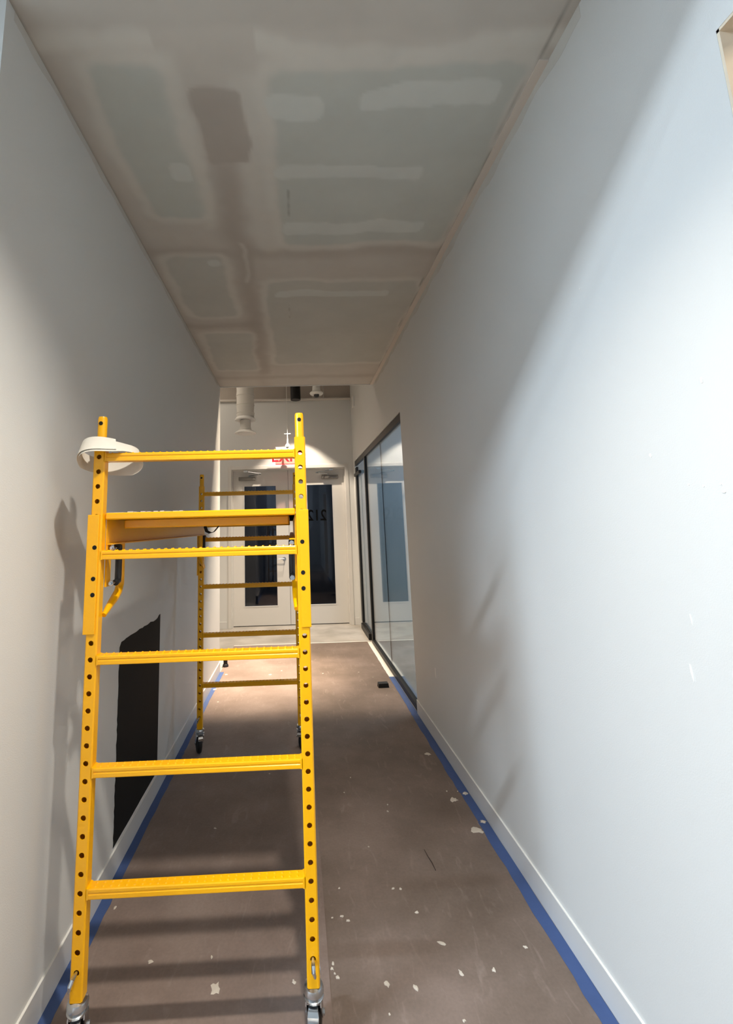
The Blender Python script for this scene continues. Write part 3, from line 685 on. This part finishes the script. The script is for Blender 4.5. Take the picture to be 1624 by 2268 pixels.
# caster meshes, local origin at post bottom centre
def caster_meshes():
    st_ = MB().lathe([(.0165, .03), (.0185, .0), (.027, -.004), (.030, -.012), (.030, -.020), (.024, -.026)], n=24)
    fk = MB()
    fk.lathe([(.024, -.026), (.030, -.030), (.028, -.036)], n=24)
    for s in (-1, 1):
        x0, x1 = (s * .020, s * .0235) if s > 0 else (s * .0235, s * .020)
        fk.prism([(-.020, -.034), (.022, -.034), (.050, -.098), (.052, -.118), (.040, -.124), (.028, -.112), (-.012, -.058), (-.022, -.044)], x0, x1, 'x')
        fk.tube([(s * .0235, .040, -.108), (s * .029, .040, -.108)], .008, 6)
    fk.box(-.0235, .0235, -.020, .024, -.037, -.033)
    wh = MB().lathe([(.020, -.018), (.052, -.016), (.060, -.012), (.0635, -.005), (.0635, .005), (.060, .012), (.052, .016), (.020, .018)], (0, .040, -.1085), 32, 'x')
    hub = MB().lathe([(.018, -.0195), (.044, -.0175), (.046, -.010), (.046, .010), (.044, .0175), (.018, .0195)], (0, .040, -.1085), 24, 'x')
    br = MB()
    br.box(-.014, .014, -.034, -.006, -.046, -.040, c=.001).box(-.017, .017, -.058, -.034, -.062, -.056, c=.001)
    br.add([(-.014, -.034, -.046), (.014, -.034, -.046), (.017, -.040, -.060), (-.017, -.040, -.060), (-.014, -.032, -.041), (.014, -.032, -.041), (.017, -.037, -.056), (-.017, -.037, -.056)], [(0, 1, 2, 3), (4, 7, 6, 5), (0, 4, 5, 1), (2, 6, 7, 3), (0, 3, 7, 4), (1, 5, 6, 2)])
    br.tube([(-.022, -.010, -.043), (.022, -.010, -.043)], .005, 10)
    lp = MB().tube([(0, .0, .0), (0, -.022, -.004), (.000, -.026, -.014), (.004, -.024, -.030), (.008, -.006, -.040)], [.0045, .006, .0065, .0035, .002], 8)
    lp.tube([(.010, .030, .002), (.020, .004, -.030), (.0215, .004, -.045)], .0016, 6)
    return st_.mesh('caster', ZINC, True), fk.mesh('fork', ZINC, True), wh.mesh('wheel', RUB, True), hub.mesh('wheel_hub', BMET, True), br.mesh('brake_pedal', ZINC), lp.mesh('locking_pin', ZINC, True)
CM = caster_meshes()
for iy, yb in enumerate((0, LEN)):
    for ix, xb in enumerate((-PT, W)):
        link('post', PM, scf, (xb, yb, 0))
        pn = link('coupling_pin', PINM, scf, (xb, yb, 0))
        link('pin_hole', PDOT, pn, (PT / 2, PT / 2 - .0162, 1.887))
        ca = link('caster', CM[0], scf, (xb + PT / 2, yb + PT / 2, Z0P), (0, 0, (.22, -.12, .35, -.3)[iy * 2 + ix]))
        for k, nm in ((1, 'fork'), (2, 'wheel'), (3, 'wheel_hub'), (4, 'brake_pedal')): link(nm, CM[k], ca)
        lk = link('locking_pin', CM[5], scf, (xb + PT / 2, yb, ZH0 + .002)); lk.rotation_euler = (0, (.45 if ix == 0 else 0), 0)
    for k in range(5):
        link('rung', RUNG, scf, (0, yb, .4465 + .33 * k))
        for wm in WBM: link('weld', wm, scf, (0, yb, .4465 + .33 * k))
# platform: side rails with corner sleeves, cross beams, deck
ZD = 1.568
for ix in (0, 1):
    sg = 1 if ix == 0 else -1
    xi = .001 if ix == 0 else W - .001         # inner face of the posts
    X_ = lambda a, c: (min(xi + sg * a, xi + sg * c), max(xi + sg * a, xi + sg * c))
    a, c = X_(0, .0035)
    rail = MB().box(a, c, .036, LEN + .002, 1.474, 1.560)
    a2, c2 = X_(0, .024)
    rail.box(a2, c2, .036, LEN + .002, 1.470, 1.474).box(a2, c2, .036, LEN + .002, 1.556, 1.560)
    rail.obj('side_rail', YEL, scf)
    for yb in (0, LEN):
        o0, o1 = (-PT - .008, -.008) if ix == 0 else (W + .010, W + PT + .004)
        f = -1 if yb == 0 else 1
        ya, yc = (-.0045, .036) if yb == 0 else (.002, PT + .0045)
        b = MB()
        fy = (-.0045, -.0002) if yb == 0 else (LEN + PT + .0002, LEN + PT + .0045)
        zt, zb2 = 1.571, 1.187
        # front plate with real holes suggested by recessed discs added below
        b.box(o0, o1, fy[0], fy[1], zb2, zt, c=.0015)
        if ix == 0: b.box(o0, -PT - .0004, min(fy[1], yb + .0), max(fy[0], yb + PT), zb2, zt)
        else: b.box(W + PT + .0004, o1, min(fy[1], yb + .0), max(fy[0], yb + PT), zb2, zt)
        br = b.obj('corner_sleeve', YEL, scf)
        for zz in (1.311, 1.362, 1.463):
            dots = MB(); dots.lathe([(.0, 0), (.0072, 0), (.0072, .0006)], ((-PT / 2 if ix == 0 else W + PT / 2), (fy[0] - .0006 if yb == 0 else fy[1]), zz), 16, 'y')
            dots.obj('sleeve_hole', BLK, br)
        # bent brace tube below the rail
        s = 1 if yb == 0 else -1; yp = yb + (PT if yb == 0 else 0); xm = xi + sg * .004 
        path = [(xm, yp + s * .130, 1.475), (xm, yp + s * .135, 1.36), (xm, yp + s * .134, 1.325), (xm, yp + s * .118, 1.300), (xm, yp + s * .085, 1.282), (xm, yp + s * .030, 1.258), (xm, yp - s * .004, 1.240)]
        MB().tube(path, [.014] * 5 + [.011, .008], 14).obj('brace_tube', YEL, scf, True)
        # spring lock: rubber grip on a yellow bracket with silver bolts
        lh = MB().box(min(xi, xi + sg * .006), max(xi, xi + sg * .006), min(yp, yp + s * .035), max(yp, yp + s * .035), 1.330, 1.474).obj('lock_bracket', YEL, scf)
        g = MB(); gy = yp + s * .078
        g.tube([(xm + sg * .012, gy - s * .02, 1.462), (xm + sg * .012, gy, 1.460), (xm + sg * .012, gy + s * .002, 1.44), (xm + sg * .012, gy + s * .002, 1.36), (xm + sg * .012, gy, 1.342), (xm + sg * .012, gy - s * .02, 1.338)], .0115, 14)
        g.obj('rubber_grip', RUB, scf, True)
        for zz in (1.340, 1.458):
            bl = MB()
            bl.tube([(xm + sg * .012, gy - s * .012, zz), (xm + sg * .012, yp + s * .004, zz)], .005, 8)
            bl.tube([(xm + sg * .012, yp + s * .022, zz), (xm + sg * .012, yp + s * .0119, zz)], .009, 6)
            bl.obj('lock_bolt', ZINC, scf)
dk = MB().box(.004, W - .004, .034, LEN + .004, 1.556, 1.567)
PLY = mat('plywood_underside', srgb(168, 118, 20), .6, var=.1)
dk.obj('deck_board', PLY, scf)
for yb, s in ((.002, 1), (LEN + .034, -1)):
    y1 = yb + s * .032
    MB().box(.002, W - .002, min(yb + s * .016, y1), max(yb + s * .016, y1), 1.554, 1.577, c=.004).obj('deck_lip', YEL, scf)
    y2, y3 = yb + s * .120, yb + s * .150
    MB().box(.030, W - .026, min(y2, y3), max(y2, y3), 1.524, 1.555, c=.003).obj('cross_beam', YEL, scf)
dust = MB()
for k in range(12):
    x = .01 + k * .022
    dust.box(x, x + random.uniform(.01, .022), .022, .05, 1.5766, 1.5766 + random.uniform(.001, .004))
dust.obj('plaster_dust', PLAS, scf)['kind'] = 'stuff'
# webbing straps hanging under the deck
def strap(x, y, s=1):
    b = MB(); path = [(0, .02, .0), (-.006, .0, -.02), (0, -.01, -.042), (.012, -.006, -.050), (.024, .0, -.046), (.040, .01, -.02), (.052, .02, .002)]
    vs = []; fs = []
    for p in path:
        for (dy, dx) in ((-.012, -.006), (.012, -.004), (.012, .006), (-.012, .004)): vs.append((x + p[0] * 1.7 + dx, y + p[1] * .3 + dy, 1.553 + p[2] * 1.25 + dx * .6))
    for i in range(len(path) - 1):
        for k in range(4): fs.append((i * 4 + k, i * 4 + (k + 1) % 4, (i + 1) * 4 + (k + 1) % 4, (i + 1) * 4 + k))
    fs += [(3, 2, 1, 0), tuple(4 * (len(path) - 1) + k for k in range(4))]
    b.add(vs, fs).obj('webbing_strap', WEB, scf)
strap(.150, 1.10)

# ---------------------------------------------------------------- loop of paper joint tape on left coupling pin
def loop():
    # spiral band: ring of radius ~.085, 1.3 turns, tilted
    N = 72; turns = 1.25; vs = []; fs = []
    for i in range(N + 1):
        t = i / N; a = -2.2 + 2 * PI * turns * t
        r = .083 + .004 * t + .003 * math.sin(3 * a)
        wd_ = .034 - .013 * max(0, math.cos(a)) ** 4; up = .014 * max(0, math.cos(a)) ** 4
        for (u, dr) in ((-wd_, 0), (wd_, -.010), (wd_, -.0094), (-wd_, .0006)):
            vs.append(((r + dr) * (math.cos(a) + .32 * math.sin(a)) + .020 * max(0, math.sin(a) + .2), (r + dr) * math.sin(a), u + up + .026 * max(0, -math.cos(a)) * max(0, math.sin(a) + .25) + .006 * math.sin(2 * a) + .010 * t))
    for i in range(N):
        for k in range(4): fs.append((i * 4 + k, i * 4 + (k + 1) % 4, (i + 1) * 4 + (k + 1) % 4, (i + 1) * 4 + k))
    fs += [(3, 2, 1, 0), (4 * N, 4 * N + 1, 4 * N + 2, 4 * N + 3)]
    return MB().add(vs, fs)
lo = loop().obj('joint_tape_loop', PTAPE, None, True)
lo.location = (-.652, 1.590, 1.766); lo.rotation_euler = (math.radians(-33), math.radians(-15), 0)
tag(lo, 'loop of cream paper joint tape hung over the scaffold’s front left coupling pin'.replace('’', "'"), 'joint tape')
